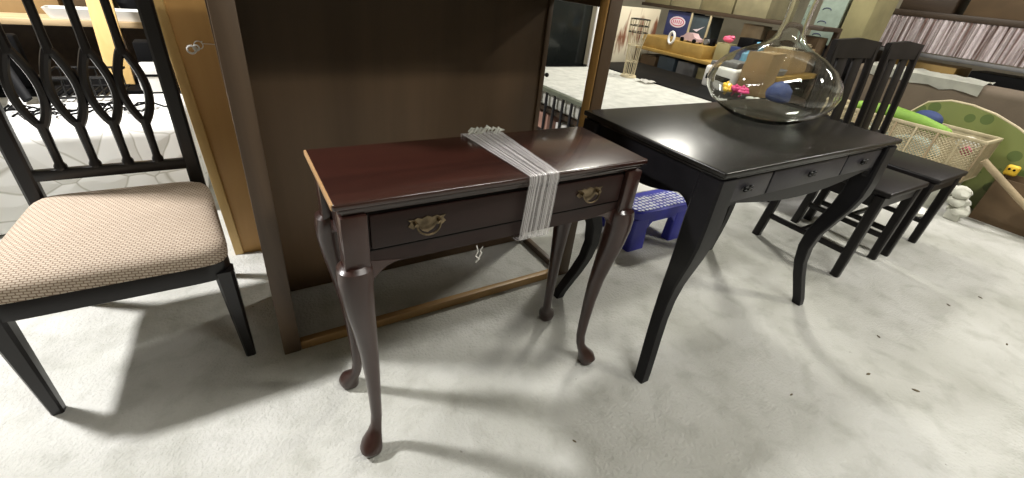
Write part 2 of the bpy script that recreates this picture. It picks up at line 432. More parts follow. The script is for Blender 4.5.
# ------------------------------------------------------------------ black console table
t = thing('console_table', (1.46, .82, 0), 'satin black three-drawer console table with curved legs carrying the glass vase', 'table')
X0, X1, Y0, Y1 = .962, 1.958, .548, 1.092
bm = B(); box(bm, X0, X1, Y0, Y1, .738, .754, .005, 3); box(bm, X0+.009, X1-.009, Y0+.009, Y1-.009, .728, .740, .003, 2)
obj('tabletop', bm, K['blacktop'], t)
def arch(x0, x1, zt, zc, ze, w, n=10):
    """apron outline: shallow dip in the middle, small quarter curves down at both ends"""
    pts = [(x0, zt), (x1, zt)]; z1 = .646
    for i in range(n+1):
        a = PI/2*i/n; pts.append((x1-w*(1-math.cos(a)), ze+(z1-ze)*math.sin(a)))
    for i in range(1, 16):
        u = i/16; pts.append((x1-w+(x0+2*w-x1)*u, z1-(z1-zc)*math.sin(PI*u)))
    for i in range(n+1):
        a = PI/2*(1-i/n); pts.append((x0+w*(1-math.cos(a)), ze+(z1-ze)*math.sin(a)))
    return pts
fy = Y0+.018
bm = B()
prism(bm, arch(X0+.055, X1-.055, .729, .610, .55, .07), 'y', fy, fy+.02)
prism(bm, arch(X0+.055, X1-.055, .729, .610, .55, .07), 'y', Y1-.038, Y1-.018)
prism(bm, arch(Y0+.055, Y1-.055, .729, .615, .53, .07), 'x', X0+.018, X0+.038)
prism(bm, arch(Y0+.055, Y1-.055, .729, .615, .53, .07), 'x', X1-.038, X1-.018)
obj('apron', bm, K['black'], t)
for a, b_, kx in ((1.022, 1.205, 1.095), (1.213, 1.622, 1.414), (1.630, 1.862, 1.744)):
    d = obj('drawer', box(B(), a, b_, fy-.005, fy+.01, .655, .724, .003, 2), K['blackface'], t)
    bm = B()
    for s in (-1, 1):
        for q in (-1, 1): ball(bm, (kx+s*.011, fy-.013, .697+q*.0045-.004), .007, 1.2, .8, .62, 2)
    tube(bm, [(kx, fy-.004, .693), (kx, fy-.018, .693)], [.005, .006], 10)
    obj('drawer_knob', bm, K['darkmetal'], d)
def sleg(cx, cy, sx, sy):
    # (z, inward shift, half width)
    prof = [(0, .0, .018), (.03, .004, .0185), (.08, .016, .019), (.14, .031, .0195), (.21, .045, .020), (.28, .050, .0215), (.35, .044, .0245), (.42, .026, .0285), (.48, .010, .0325), (.54, .0, .036), (.60, -.001, .0375), (.66, .0, .036), (.7285, .001, .035)]
    bm = B(); sq_loft(bm, [(cx+sx*o, cy+sy*o, z, r, r) for z, o, r in prof], 12, 32)
    return bm
for cx, cy, sx, sy in ((.998, .585, 1, 1), (1.922, .585, -1, 1), (1.922, 1.055, -1, -1), (.998, 1.055, 1, -1)):
    s2 = sleg(cx, cy, sx, sy)
    for v in s2.verts:      # feet splay outwards towards the top's outline
        k = max(0, 1-v.co.z/.35); v.co.x += -sx*.022*k; v.co.y += -sy*.004*k
    obj('leg', s2, K['black'], t)

# glass vase on it
gx, gy, gz = 1.600, .875, .7545
out = [(.0, .0), (.085, .0), (.10, .003), (.135, .020), (.18, .050), (.207, .085), (.214, .115), (.205, .150), (.175, .187), (.130, .216), (.085, .236), (.055, .256), (.042, .278), (.038, .31), (.038, .36), (.044, .43), (.056, .48)]
inn = [(r-.0035, z+.0) for r, z in reversed(out[2:])]
inn[-1] = (.095, .008)
prof = out[1:]+inn+[(.02, .010)]
bm = B()
n = 64
rings = [[Vector((gx+r*math.cos(2*PI*k/n), gy+r*math.sin(2*PI*k/n), gz+z)) for k in range(n)] for r, z in prof]
ringloft(bm, rings)
solo('glass_vase', (gx, gy, gz), bm, K['glass'], 'large clear glass vase with wide squat belly on the black console table', 'vase')

# ------------------------------------------------------------------ upholstered chair
t = thing('dining_chair', (-.345, 1.42, 0), 'dark dining chair with looped spindle back and beige woven seat', 'chair')
def seat_ring(z, ins, n=96):
    r = []
    for k in range(n):
        a = 2*PI*k/n; c, s = math.cos(a), math.sin(a); q = (abs(c)**11+abs(s)**11)**(-1/11)
        u, v = c*q, s*q                  # u: x, v: y (front = -1)
        hw = (.248-.036*(v+1)/2)-ins; hd = .243-ins
        r.append(Vector((-.347-.008*(v+1)/2+u*hw, 1.425+v*hd, z)))
    return r
bm = B()
ringloft(bm, [seat_ring(z, i) for z, i in ((.374, .005), (.377, .0), (.388, -.003), (.402, -.001), (.413, .006), (.422, .019), (.428, .04), (.434, .08), (.438, .13), (.440, .19))])
obj('seat', bm, K['fabric'], t, angle=80)
bm = B()
ringloft(bm, [seat_ring(z, i) for z, i in ((.318, .006), (.321, .002), (.368, .002), (.374, .006))])
obj('seat_frame', bm, K['chairblack'], t)
bm = B(); tube(bm, [p for p in seat_ring(.3745, .002)]+[seat_ring(.3745, .002)[0]], .0035, 6)
obj('piping', bm, K['fabric'], t)
def taper(p0, p1, w0, w1, n=4):
    secs = []
    for i in range(n+1):
        u = i/n; secs.append((p0[0]+(p1[0]-p0[0])*u, p0[1]+(p1[1]-p0[1])*u, p0[2]+(p1[2]-p0[2])*u, w0+(w1-w0)*u, w0+(w1-w0)*u))
    return sq_loft(B(), secs, 8, 16)
obj('leg', taper((-.566, 1.205, 0), (-.571, 1.208, .34), .0135, .0235), K['chairblack'], t)
obj('leg', taper((-.118, 1.222, 0), (-.123, 1.208, .34), .0135, .0235), K['chairblack'], t)
PY = 1.665
def backy(z): return PY+.02*max(0, z-.42)
for x, f in ((-.560, -.572), (-.168, -.168)):
    obj('leg', taper((f, 1.69, 0), (x, PY-.005, .36), .0125, .018), K['chairblack'], t)
    bm = B(); secs = [(x, backy(z), z, .020, .015) for z in (.33, .45, .6, .75, .9, 1.02)]
    sq_loft(bm, secs, 6, 16); obj('back_post', bm, K['chairblack'], t)
obj('lower_rail', box(B(), -.55, -.17, backy(.48)-.011, backy(.48)+.011, .462, .495, .004), K['chairblack'], t)
bm = B(); box(bm, -.582, -.146, backy(1.03)-.013, backy(1.03)+.013, 1.0, 1.065, .008, 3)
obj('top_rail', bm, K['chairblack'], t)
for x in (-.480, -.403, -.327, -.253):
    bm = B(); y = PY+.004
    tube(bm, [(x, y, .492), (x, y, .503), (x, y, .512), (x, y, .56), (x, y, .628)], [.015, .015, .0105, .0105, .0125], 10)
    for s in (-1, 1):
        pts = []
        for i in range(17):
            u = i/16; z = .618+.20*u; pts.append((x+s*(.003+.027*math.sin(PI*u**.92)**.9), backy(z), z))
        tube(bm, pts, [.0112]*17, 8, flat=.9)
    tube(bm, [(x, backy(.81), .808), (x, backy(.86), .86), (x, backy(.95), .95), (x, backy(1.0), 1.005)], [.0125, .0105, .0105, .011], 10)
    obj('spindle', bm, K['chairblack'], t)

# ------------------------------------------------------------------ open brown cabinet carcass
t = thing('cabinet', (.52, 1.33, 0), 'large dark brown open cabinet carcass standing behind the cherry table', 'cabinet')
obj('side_panel', box(B(), -.02, .015, 1.215, 1.50, 0, 1.14, .002), K['cab'], t)
bm = box(B(), -.028, .022, 1.168, 1.2145, 0, 1.14, .003)
for v in bm.verts: v.co.x += .012*v.co.z
obj('front_post', bm, K['cabframe'], t)
obj('back_panel', box(B(), .0155, 1.045, 1.488, 1.503, .006, 1.14), K['cab'], t)
obj('bottom_rail', box(B(), .023, 1.058, 1.170, 1.196, 0, .034, .004), K['cabrail'], t)
obj('side_rail', box(B(), 1.062, 1.086, 1.2185, 1.477, 0, .030, .003), K['cabframe'], t)
obj('back_post', box(B(), 1.045, 1.066, 1.478, 1.503, 0, 1.14, .003), K['cab'], t)
obj('front_post', box(B(), 1.060, 1.112, 1.170, 1.218, .0, 1.14, .003), K['cab'], t)
obj('painted_light_strip', box(B(), 1.0565, 1.0598, 1.176, 1.216, .036, 1.084, .001), K['board'], t)  # orange colour paints the light on the post's inner face
obj('side_rail', box(B(), 1.062, 1.084, 1.2185, 1.477, 1.045, 1.12, .003), K['cab'], t)
obj('front_rail', box(B(), .0225, 1.0595, 1.172, 1.19, 1.085, 1.14, .003), K['cab'], t)
bm = B(); tube(bm, [(1.066, 1.49, .778), (1.078, 1.49, .778)], .004, 8); ball(bm, (1.084, 1.49, .778), .009)
obj('knob', bm, K['darkmetal'], t)
obj('cabinet_top', box(B(), -.035, 1.12, 1.16, 1.51, 1.1405, 1.16, .003), K['cab'], t)

# tan board leaning/standing behind
t = thing('tan_board', (.1, 1.85, 0), 'tall tan board with pale pine edge standing between woven chair and brown cabinet', 'board')
Mr = Matrix(((1, 0, -.038, .034), (0, 1, 0, 0), (0, 0, 1, 0), (0, 0, 0, 1))) @ rotM(-.135, 1.835, 0, -4)   # stands a little askew
obj('panel', box(B(), -.135, .42, 1.835, 1.86, 0, 1.5, .001, M=Mr), K['board'], t)
obj('edge_trim', box(B(), -.166, -.1352, 1.828, 1.862, 0, 1.5, .002, M=Mr), K['trim'], t)
bm = B(); zt = .812
pts = [(-.062+.0, 1.818, zt+.012)]+[(-.062-.011+.011*math.cos(a), 1.8215, zt+.011*math.sin(a)) for a in [i*PI/6 for i in range(12)]]
ring = [(-.075+.012*math.cos(2*PI*i/14), 1.817, zt+.012*math.sin(2*PI*i/14)) for i in range(15)]
tube(bm, ring, .0018, 6)
k1 = [(-.097+.0115*math.cos(2*PI*i/14), zt-.014+.0115*math.sin(2*PI*i/14)) for i in range(14)]
ring2 = [(a, 1.816, b) for a, b in k1+k1[:1]]; tube(bm, ring2, .0035, 6)
ring3 = [(-.083+.008*math.cos(2*PI*i/12), 1.816, zt-.008+.008*math.sin(2*PI*i/12)) for i in range(13)]; tube(bm, ring3, .0032, 6)
tube(bm, [(-.063, 1.819, zt+.004), (-.04, 1.8225, zt+.003), (-.022, 1.823, zt)], .0012, 6)
tube(bm, [(-.064, 1.832, zt+.009), (-.066, 1.815, zt+.009)], .002, 6)
solo('key_ring', (-.08, 1.82, zt), bm, K['whitep'], 'small white key tag on a wire ring hooked on the tan board', 'key ring')

# ------------------------------------------------------------------ blue stool
t = thing('step_stool', (1.70, 1.36, 0), 'small royal blue plastic step stool with white dotted top beneath the black table', 'stool')
sx0, sx1, sy0, sy1 = 1.50, 1.90, 1.195, 1.50
bm = B()
def rr(x0, x1, y0, y1, z, r, n=5):
    o = []
    for cx, cy, a0 in ((x1-r, y1-r, 0), (x0+r, y1-r, PI/2), (x0+r, y0+r, PI), (x1-r, y0+r, 3*PI/2)):
        for i in range(n+1): a = a0+PI/2*i/n; o.append(Vector((cx+r*math.cos(a), cy+r*math.sin(a), z)))
    return o
ringloft(bm, [rr(sx0, sx1, sy0, sy1, .168, .05), rr(sx0+.001, sx1-.001, sy0+.001, sy1-.001, .205, .05), rr(sx0+.008, sx1-.008, sy0+.008, sy1-.008, .212, .045)])
obj('body', bm, K['blue'], t)
bm = B()
ringloft(bm, [rr(sx0+.012, sx1-.012, sy0+.012, 1.335, .2125, .035), rr(sx0+.014, sx1-.014, sy0+.014, 1.333, .216, .034)])
obj('dotted_top', bm, K['dots'], t)
bm = B()
ringloft(bm, [rr(sx0+.012, sx1-.012, 1.375, sy1-.010, .2125, .035), rr(sx0+.014, sx1-.014, 1.377, sy1-.012, .216, .034)])
obj('rear_top_glare', bm, K['whitep'], t)  # white paints the glare on the back of the stool top
for a, b_ in ((sx0+.004, sx0+.105), (sx1-.105, sx1-.004)):
    for c_, d_ in ((sy0+.004, sy0+.05), (sy1-.05, sy1-.004)):
        ringloft(bm := B(), [rr(a-.006, b_+.006, c_-.004, d_+.004, 0, .012), rr(a, b_, c_, d_, .17, .015)])
        obj('leg', bm, K['blue'], t)
for ya in (sy0+.006, sy1-.016): obj('skirt', prism(B(), [(sx0+.1, .17), (sx1-.1, .17), (sx1-.1, .11), (sx1-.13, .145), (sx0+.13, .145), (sx0+.1, .11)], 'y', ya, ya+.01), K['blue'], t, smooth=False)

# ------------------------------------------------------------------ slat-back chairs
t = thing('slat_chair', (0, 0, 0), 'dark espresso slat-back chair nearest the black console table', 'chair', 'pair of slat-back chairs')
W, D = .40, .42
ORG = Vector((0, 0, 0))
bm = B(); box(bm, -.012, W+.012, -.035, D+.0, .432, .458, .008, 3); obj('seat', bm, K['slatchair'], t)
bm = B()
for a in ((.0, W, -.012, .010), (.0, W, D-.02, D)): box(bm, a[0], a[1], a[2], a[3], .375, .433)
for a in (-.008, W-.012): box(bm, a, a+.02, 0, D, .375, .433)
obj('seat_frame', bm, K['slatchair'], t, smooth=False)
for x in (.0, W):
    obj('leg', taper((x, 0, 0), (x, 0, .432), .019, .022), K['slatchair'], t)
    bm = B(); sq_loft(bm, [(x, D-.012+(.02 if z < .1 else 0), z, .019, .020) for z in (0, .2, .44)]+[(x, D-.012+.05*((z-.44)/.56)**1.3, z, .019, .015) for z in (.6, .8, 1.0)], 8, 16)
    obj('leg', bm, K['slatchair'], t)
    obj('side_stretcher', box(B(), x-.009, x+.009, .015, D-.025, .118, .145, .003), K['slatchair'], t)
obj('cross_stretcher', box(B(), .01, W-.01, D*.55-.01, D*.55+.01, .12, .143, .003), K['slatchair'], t)
bm = B(); prism(bm, [(-.02, .93), (W+.02, .93), (W+.022, 1.005), (W/2, 1.018), (-.022, 1.005)], 'y', D+.022, D+.044); obj('top_rail', bm, K['slatchair'], t)
obj('lower_rail', box(B(), .015, W-.015, D-.008, D+.012, .50, .54, .003), K['slatchair'], t)
for k in range(2):
    xc = W*(k+.5)/2*.78+W*.11
    Ms = rotM(xc, D, .53, -5.2, 'X')
    obj('slat', box(B(), xc-.046, xc+.046, D-.006, D+.006, .53, .945, .003, M=Ms), K['slatchair'], t)
A = t; A.location = (2.365, .625, 0)
Bc = copy_tree(A); Bc.location = (2.885, .612, 0); Bc.scale = (.92, 1, 1)
Bc['label'] = 'dark espresso slat-back chair beside the cream lattice crate, right of its twin'

# ------------------------------------------------------------------ left background: quilted mattress bed and work bench
bm = B(); box(bm, -2.3, -.21, 2.27, 2.84, .0, .425, .05, 5)
for v in bm.verts:
    if v.co.z < .3: v.co.y -= .02*math.sin(v.co.x*23)
solo('quilted_mattress', (-1.25, 2.7, 0), bm, K['quilt'], 'white quilted mattress on the floor behind the woven-seat chair', 'mattress')
t = thing('low_cabinet', (-1.2, 3.02, 0), 'low black cabinet between the quilted mattress and the workbench', 'cabinet')
obj('body', box(B(), -2.2, -.215, 2.87, 3.2, 0, .41, .004), K['plastblack'], t)
obj('cabinet_top', box(B(), -2.21, -.21, 2.86, 3.21, .4105, .4275, .003), K['plastblack'], t)
t = thing('workbench', (-1.2, 3.55, 0), 'long dark workbench with pale wood top behind the quilted mattress', 'workbench')
obj('bench_top', box(B(), -2.6, .5, 3.28, 3.85, .655, .685, .003), K['lightwood'], t)
for x in (-2.5, -1.5, -.5, .42): obj('leg', box(B(), x-.03, x+.03, 3.31, 3.37, 0, .655, .003), K['darkwood'], t)
obj('back_panel', box(B(), -2.6, .5, 3.8, 3.83, 0, .655), K['darkwood'], t)
# items on the bench
def carton(name, x0, x1, y0, y1, z0, z1, m, label, cat='box', group=None, rot=0, flaps=True):
    t = thing(name, ((x0+x1)/2, (y0+y1)/2, z0), label, cat, group)
    M_ = rotM((x0+x1)/2, (y0+y1)/2, z0, rot)
    obj('body', box(B(), x0, x1, y0, y1, z0, z1, .003, M=M_), m, t)
    if flaps:
        bm = B(); ym = (y0+y1)/2
        box(bm, x0+.002, x1-.002, y0+.002, ym-.002, z1+.0002, z1+.004, M=M_); box(bm, x0+.002, x1-.002, ym+.002, y1-.002, z1+.0002, z1+.004, M=M_)
        obj('flap', bm, m, t, smooth=False)
        obj('packing_tape', box(B(), x0-.001, x1+.001, ym-.02, ym+.02, z1+.0045, z1+.0055, M=M_), K['tan'], t)
    return t
solo('white_tray', (-.5, 3.36, .685), ringloft(B(), [rr(-.74, -.3, 3.30, 3.40, .686, .02), rr(-.76, -.28, 3.29, 3.42, .735, .03), rr(-.752, -.288, 3.298, 3.412, .735, .025), rr(-.732, -.308, 3.308, 3.392, .69, .02)]), K['whitep'], 'long white tray on the front edge of the pale bench top', 'tray')
carton('cardboard_box', -.98, -.72, 3.48, 3.72, .6852, .95, K['card'], 'brown cardboard box on the workbench, left of the standing plank')
carton('cardboard_box', -.68, -.50, 3.46, 3.70, .6852, .98, K['cardark'], 'dark brown cardboard box on the workbench, behind the white tray')
carton('cardboard_box', -1.45, -1.02, 3.42, 3.75, .6852, .90, K['cardolive'], 'olive tan cardboard box at the left end of the workbench')
bm = B(); ringloft(bm, [rr(-.46, -.12, 3.45, 3.70, .6855, .06), rr(-.48, -.10, 3.43, 3.72, .76, .08), rr(-.44, -.14, 3.46, 3.68, .86, .08), rr(-.38, -.2, 3.47, 3.6, .90, .04)])
t = thing('black_bag', (-.29, 3.54, .685), 'black soft bag with a pale cord on the workbench', 'bag')
obj('body', bm, K['plastblack'], t)
bm = B(); tube(bm, [(-.44, 3.45, .84), (-.40, 3.425, .80), (-.34, 3.422, .775), (-.27, 3.424, .765), (-.20, 3.43, .765)], .004, 6); obj('cord', bm, K['whitep'], t)
# plank resting on the mattress, leaning on the bench
bm = B(); Mp = rotM(-.49, 2.98, .43, -19, 'X')
box(bm, -.54, -.44, 2.972, 2.992, .43, 1.35, .002, M=Mp)
solo('plank', (-.49, 2.98, .43), bm, K['trim'], 'pale yellow wooden plank leaning against the bench behind the chair spindles', 'plank')
# cluttered black things on the mattress
t = thing('folding_stand', (-.78, 2.85, .43), 'black folded equipment stand lying on the quilted mattress', 'stand')
for (a, b_) in (((-1.02, 2.98, .70), (-.86, 2.62, .445)), ((-.93, 3.0, .72), (-.77, 2.66, .445))):
    obj('arm', tube(B(), [a, b_], [.026, .020], 8, flat=.4), K['plastblack'], t)
bm = B(); box(bm, -1.02, -.80, 2.93, 2.99, .431, .66, .01); obj('base', bm, K['plastblack'], t)
t = thing('wire_rack', (-.62, 2.9, .43), 'low black wire rack beside the folded stand on the quilted mattress', 'rack')
for z in (.445, .53):
    obj('frame', tube(B(), [(-.72, 2.68, z), (-.47, 2.68, z), (-.45, 2.90, z), (-.70, 2.90, z), (-.72, 2.68, z)], .006, 6), K['darkmetal'], t)
for k in range(8):
    x = -.71+.032*k; obj('wire', tube(B(), [(x, 2.68, .53), (x, 2.68, .445), (x+.02, 2.90, .445), (x+.02, 2.90, .53)], .0035, 5), K['darkmetal'], t)
carton('black_case', -.40, -.22, 2.99, 3.10, .428, .63, K['plastblack'], 'black case standing at the back of the quilted mattress', 'case', flaps=False)
t = thing('white_appliance', (-.37, 2.88, .43), 'white rounded appliance with a dark slot on the mattress corner', 'appliance')
obj('body', box(B(), -.40, -.27, 2.80, 2.95, .428, .55, .02, 4), K['whitep'], t)
obj('slot', box(B(), -.38, -.30, 2.797, 2.803, .505, .517, .002), K['plastblack'], t)
bm = B()
for k in range(7):
    pts = []; x, y = -.95+.09*k, 2.47+random.uniform(0, .06)
    for i in range(14):
        a = i*.55+k; pts.append((x+.07*math.cos(a)+i*.008, y+.05*math.sin(a*1.3), .432+.012*(1+math.sin(i*1.7+k))))
    tube(bm, pts, .004, 5)
solo('cable_tangle', (-.6, 2.5, .43), bm, K['plastblack'], 'loose tangle of black cables on top of the quilted mattress', 'cables', kind='stuff')

# ------------------------------------------------------------------ spindle bed in the middle
t = thing('daybed', (2.25, 2.5, 0), 'daybed with black spindle side and white mattress behind the black console', 'bed')
obj('mattress', box(B(), 1.785, 2.825, 1.78, 3.08, .37, .50, .03, 4), K['sheet'], t)
obj('side_rail', box(B(), 1.735, 1.775, 1.74, 3.12, .478, .503, .004), mat('grey_green_rail', (.10, .11, .08), .5), t)
obj('slat_base', box(B(), 1.78, 2.78, 1.78, 3.08, .34, .369), K['darkwood'], t)
obj('lower_rail', box(B(), 1.742, 1.768, 1.76, 3.1, .20, .225, .003), K['chairblack'], t)
for x, y in ((1.757, 1.757), (1.757, 3.105), (2.79, 1.757), (2.79, 3.105)): obj('leg', box(B(), x-.02, x+.02, y-.02, y+.02, 0, .36 if x > 2 else .4775, .004), K['chairblack'], t)
for k in range(14):
    y = 1.84+.09*k; obj('spindle', tube(B(), [(1.755, y, .224), (1.755, y, .35), (1.755, y, .479)], [.009, .011, .009], 8), K['chairblack'], t)
obj('side_rail', box(B(), 2.782, 2.80, 1.76, 3.1, .30, .339, .003), K['chairblack'], t)
# things beneath the daybed, seen between spindles
carton('storage_tub', 1.84, 2.2, 2.0, 2.35, .0, .28, K['whitep'], 'white storage tub under the daybed behind its spindles', 'tub', flaps=False)
carton('storage_box', 1.84, 2.2, 2.45, 2.95, .0, .30, mat('faded_pink_card', (.38, .22, .17), .7), 'faded pink box under the daybed behind its spindles', 'box')
# wire utensil tower on the bed
t = thing('wire_tower', (2.745, 2.66, .5), 'tall pale wire holder standing on the white daybed mattress', 'wire holder')
bx, by = 2.745, 2.66
bm = lathe(B(), [(.0, 0), (.065, 0), (.06, .015), (.02, .02), (0, .021)], bx, by, 20, .501); obj('base', bm, K['cream'], t)
for k in range(10):
    a = 2*PI*k/10; r0 = .045
    obj('upright', tube(B(), [(bx+r0*math.cos(a), by+r0*math.sin(a), .515), (bx+r0*1.1*math.cos(a), by+r0*1.1*math.sin(a), .72), (bx+r0*1.6*math.cos(a), by+r0*1.6*math.sin(a), .83), (bx+r0*1.6*math.cos(a), by+r0*1.6*math.sin(a), .92)], .0035, 6), K['cream'], t)
for z, r0 in ((.62, .047), (.74, .052), (.83, .072), (.875, .072), (.92, .072)):
    obj('ring', tube(B(), [(bx+r0*math.cos(a*PI/10), by+r0*math.sin(a*PI/10), z) for a in range(21)], .0035, 6), K['darkmetal' if z > .8 else 'cream'], t)
bm = B(); g = [[bm.verts.new((2.68+.024*i, 2.40+.03*j, .506+.012*abs(math.sin(i*1.3+j*.9)))) for j in range(5)] for i in range(6)]
for i in range(5):
    for j in range(4): bm.faces.new((g[i][j], g[i+1][j], g[i+1][j+1], g[i][j+1]))
r_ = bmesh.ops.solidify(bm, geom=bm.faces[:], thickness=.003)
solo('torn_paper', (2.74, 2.46, .5), bm, K['whitep'], 'torn white paper lying at the foot of the pale wire holder', 'paper')

# ------------------------------------------------------------------ television, canvas
t = thing('television', (2.7, 3.45, 0), 'large black flat screen on a dark stand beyond the daybed', 'television')
obj('screen', box(B(), 2.36, 2.885, 3.40, 3.43, .44, 1.16, .004), K['screen'], t)
obj('stand', box(B(), 2.3, 2.98, 3.36, 3.7, 0, .439, .005), K['plastblack'], t)
obj('bezel', box(B(), 2.345, 2.90, 3.431, 3.47, .4395, 1.175, .005), K['plastblack'], t)
t = thing('display_banner', (2.95, 3.33, 0), 'narrow white upright banner right of the black screen', 'banner')
obj('face', box(B(), 2.88, 2.965, 3.33, 3.345, .03, 1.1, .002), K['whitep'], t)
obj('foot', box(B(), 2.87, 2.985, 3.30, 3.355, 0, .0295, .002), K['grey'], t)
t = thing('canvas_painting', (3.5, 3.56, 0), 'unframed cream canvas with reddish brown painted marks behind the wire holder', 'painting')
ORG = Vector((3.5, 3.56, .45))
o = obj('canvas', box(B(), 3.12, 3.92, 3.55, 3.575, .45, .96, .003), K['canvas'], None); o.parent = t; o.location = (0, 0, .45)
ORG = Vector((3.5, 3.56, 0))
obj('stretcher_leg', box(B(), 3.2, 3.24, 3.578, 3.61, 0, .94), K['trim'], t); obj('stretcher_leg', box(B(), 3.8, 3.84, 3.578, 3.61, 0, .94), K['trim'], t)

# ------------------------------------------------------------------ low black chest and clutter on it
t = thing('low_chest', (3.17, 2.25, 0), 'long low black chest right of the daybed, under clutter seen through the vase', 'chest')
obj('body', box(B(), 2.86, 3.46, 1.28, 3.24, 0, .47, .006), K['plastblack'], t)
obj('lid', box(B(), 2.84, 3.48, 1.26, 3.26, .4705, .50, .006), K['plastblack'], t)
t = thing('printer', (3.25, 2.2, .5), 'small grey and white printer on the black chest seen through the glass', 'printer')
obj('body', box(B(), 3.24, 3.46, 2.09, 2.34, .501, .66, .02, 3), K['whitep'], t)
obj('lid', box(B(), 3.26, 3.45, 2.11, 2.32, .6605, .695, .01), K['grey'], t)
obj('paper_slot', box(B(), 3.236, 3.25, 2.12, 2.31, .56, .60, .003), K['plastblack'], t)
carton('cardboard_box', 3.28, 3.44, 1.86, 2.07, .501, .80, K['card'], 'upright brown cardboard box on the black chest beside the printer')
t = thing('flower_bunch', (3.06, 1.92, .5), 'magenta and yellow artificial flowers on the black chest behind the vase', 'flowers')
for nm, m_, cs in (('magenta_bloom', 'magenta', ((3.04, 1.91), (3.09, 1.95), (3.03, 1.84), (3.07, 1.87))), ('yellow_bloom', 'yellow', ((3.04, 1.98), (3.08, 2.02)))):
    for x, y in cs:
        bm = B(); zz = .56+random.uniform(0, .03)
        for k in range(7):
            a = 2*PI*k/7; ball(bm, (x+.024*math.cos(a), y+.024*math.sin(a), zz), .022, 1, 1, .8, 1)
        ball(bm, (x, y, zz+.012), .016, sub=1); tube(bm, [(x, y, zz), (x+.01, y+.02, .5015)], .003, 5)
        obj(nm, bm, K[m_], t)
bm = B(); ball(bm, (3.22, 1.68, .585), .085, .9, 1.0, .98, 3, .06); solo('navy_bag', (3.22, 1.68, .5), bm, K['navy'], 'crumpled navy bag on the black chest behind the vase', 'bag')
bm = B()
for k in range(5): ball(bm, (2.98+.03*(k % 2), 1.60+.035*k, .53), .028, 1, 1, .9, 2, .1)
solo('white_cloth', (3.0, 1.66, .5), bm, K['whitecloth'], 'white crumpled cloth bunch on the black chest in front of the navy bag', 'cloth')

# ------------------------------------------------------------------ clutter shelf
t = thing('storage_shelf', (3.95, 2.7, 0), 'wooden storage shelf loaded with boxes and toys behind the low black chest', 'shelf')
for z, m_ in ((.13, 'darkwood'), (.42, 'darkwood'), (.60, 'gold')): obj('shelf_board', box(B(), 3.62, 4.28, 1.95, 3.5, z, z+.028, .002), K[m_], t)
for x in (3.64, 4.26):
    for y in (1.97, 3.48): obj('post', box(B(), x-.02, x+.02, y-.02, y+.02, 0, .599 if x < 4 else .9745, .002), K['darkwood'], t)
obj('shelf_board', box(B(), 3.98, 4.28, 1.95, 3.9, .975, 1.005, .002), K['darkwood'], t)
carton('ochre_box', 3.66, 4.21, 2.72, 3.46, .6285, .735, K['gold'], 'flat ochre wooden box on the storage shelf below the navy carton', flaps=False)
cols = [('cardark', .10), ('bluegrey', .13), ('grey', .12), ('cardolive', .11), ('cardark', .14), ('plastblack', .12)]
names = ['dark brown box at the far end of the lower storage shelf', 'blue-grey box, second from far end of lower storage shelf', 'grey box, third from far end of lower storage shelf', 'olive box in the middle of the lower storage shelf', 'brown box, second from near end of lower storage shelf', 'black box at the near end of the lower storage shelf']
for k, (m_, h) in enumerate(cols):
    y = 3.44-.24*k; carton('shelf_box', 3.67, 3.95, y-.20, y, .4485, .4485+h, K[m_], names[k], flaps=(k % 2 == 0))
# navy carton with oval mark on ochre box row
t = thing('navy_carton', (4.05, 3.35, .7355), 'navy carton printed with a white and red oval on the storage shelf', 'box')
obj('body', box(B(), 4.0, 4.2, 3.215, 3.52, .7355, .965, .003), K['navybox'], t)
def oval(cy, cz, ry, rz, x0, x1, n=28): return prism(B(), [(cy+ry*math.cos(2*PI*i/n), cz+rz*math.sin(2*PI*i/n)) for i in range(n)], 'x', x0, x1)
obj('oval_mark', oval(3.37, .87, .10, .05, 3.9975, 3.9995), K['logo'], t, smooth=False)
obj('oval_ring', oval(3.37, .87, .085, .038, 3.9965, 3.9975), K['red'], t, smooth=False)
bm = B()
for k in range(5): box(bm, 3.9947, 3.9957, 3.315+.025*k, 3.325+.025*k, .856, .884+.004*(k % 2))
obj('oval_centre', oval(3.37, .87, .075, .030, 3.9957, 3.9965), K['logo'], t, smooth=False)
obj('oval_strokes', bm, K['red'], t, smooth=False)
t = thing('dark_carton', (4.05, 3.09, .7355), 'dark carton with pale corner strips beside the navy oval carton', 'box')
obj('body', box(B(), 4.0, 4.2, 2.99, 3.205, .7355, .955, .003), K['bluegrey'], t)
for y in (3.195, 2.975): obj('corner_strip', box(B(), 3.985, 3.9995, y, y+.018, .7357, .972, .001), K['cream'], t)
obj('swoosh_mark', prism(B(), [(3.16, .83), (3.11, .815), (3.03, .87), (3.10, .84)], 'x', 3.997, 3.9995), K['logo'], t, smooth=False)
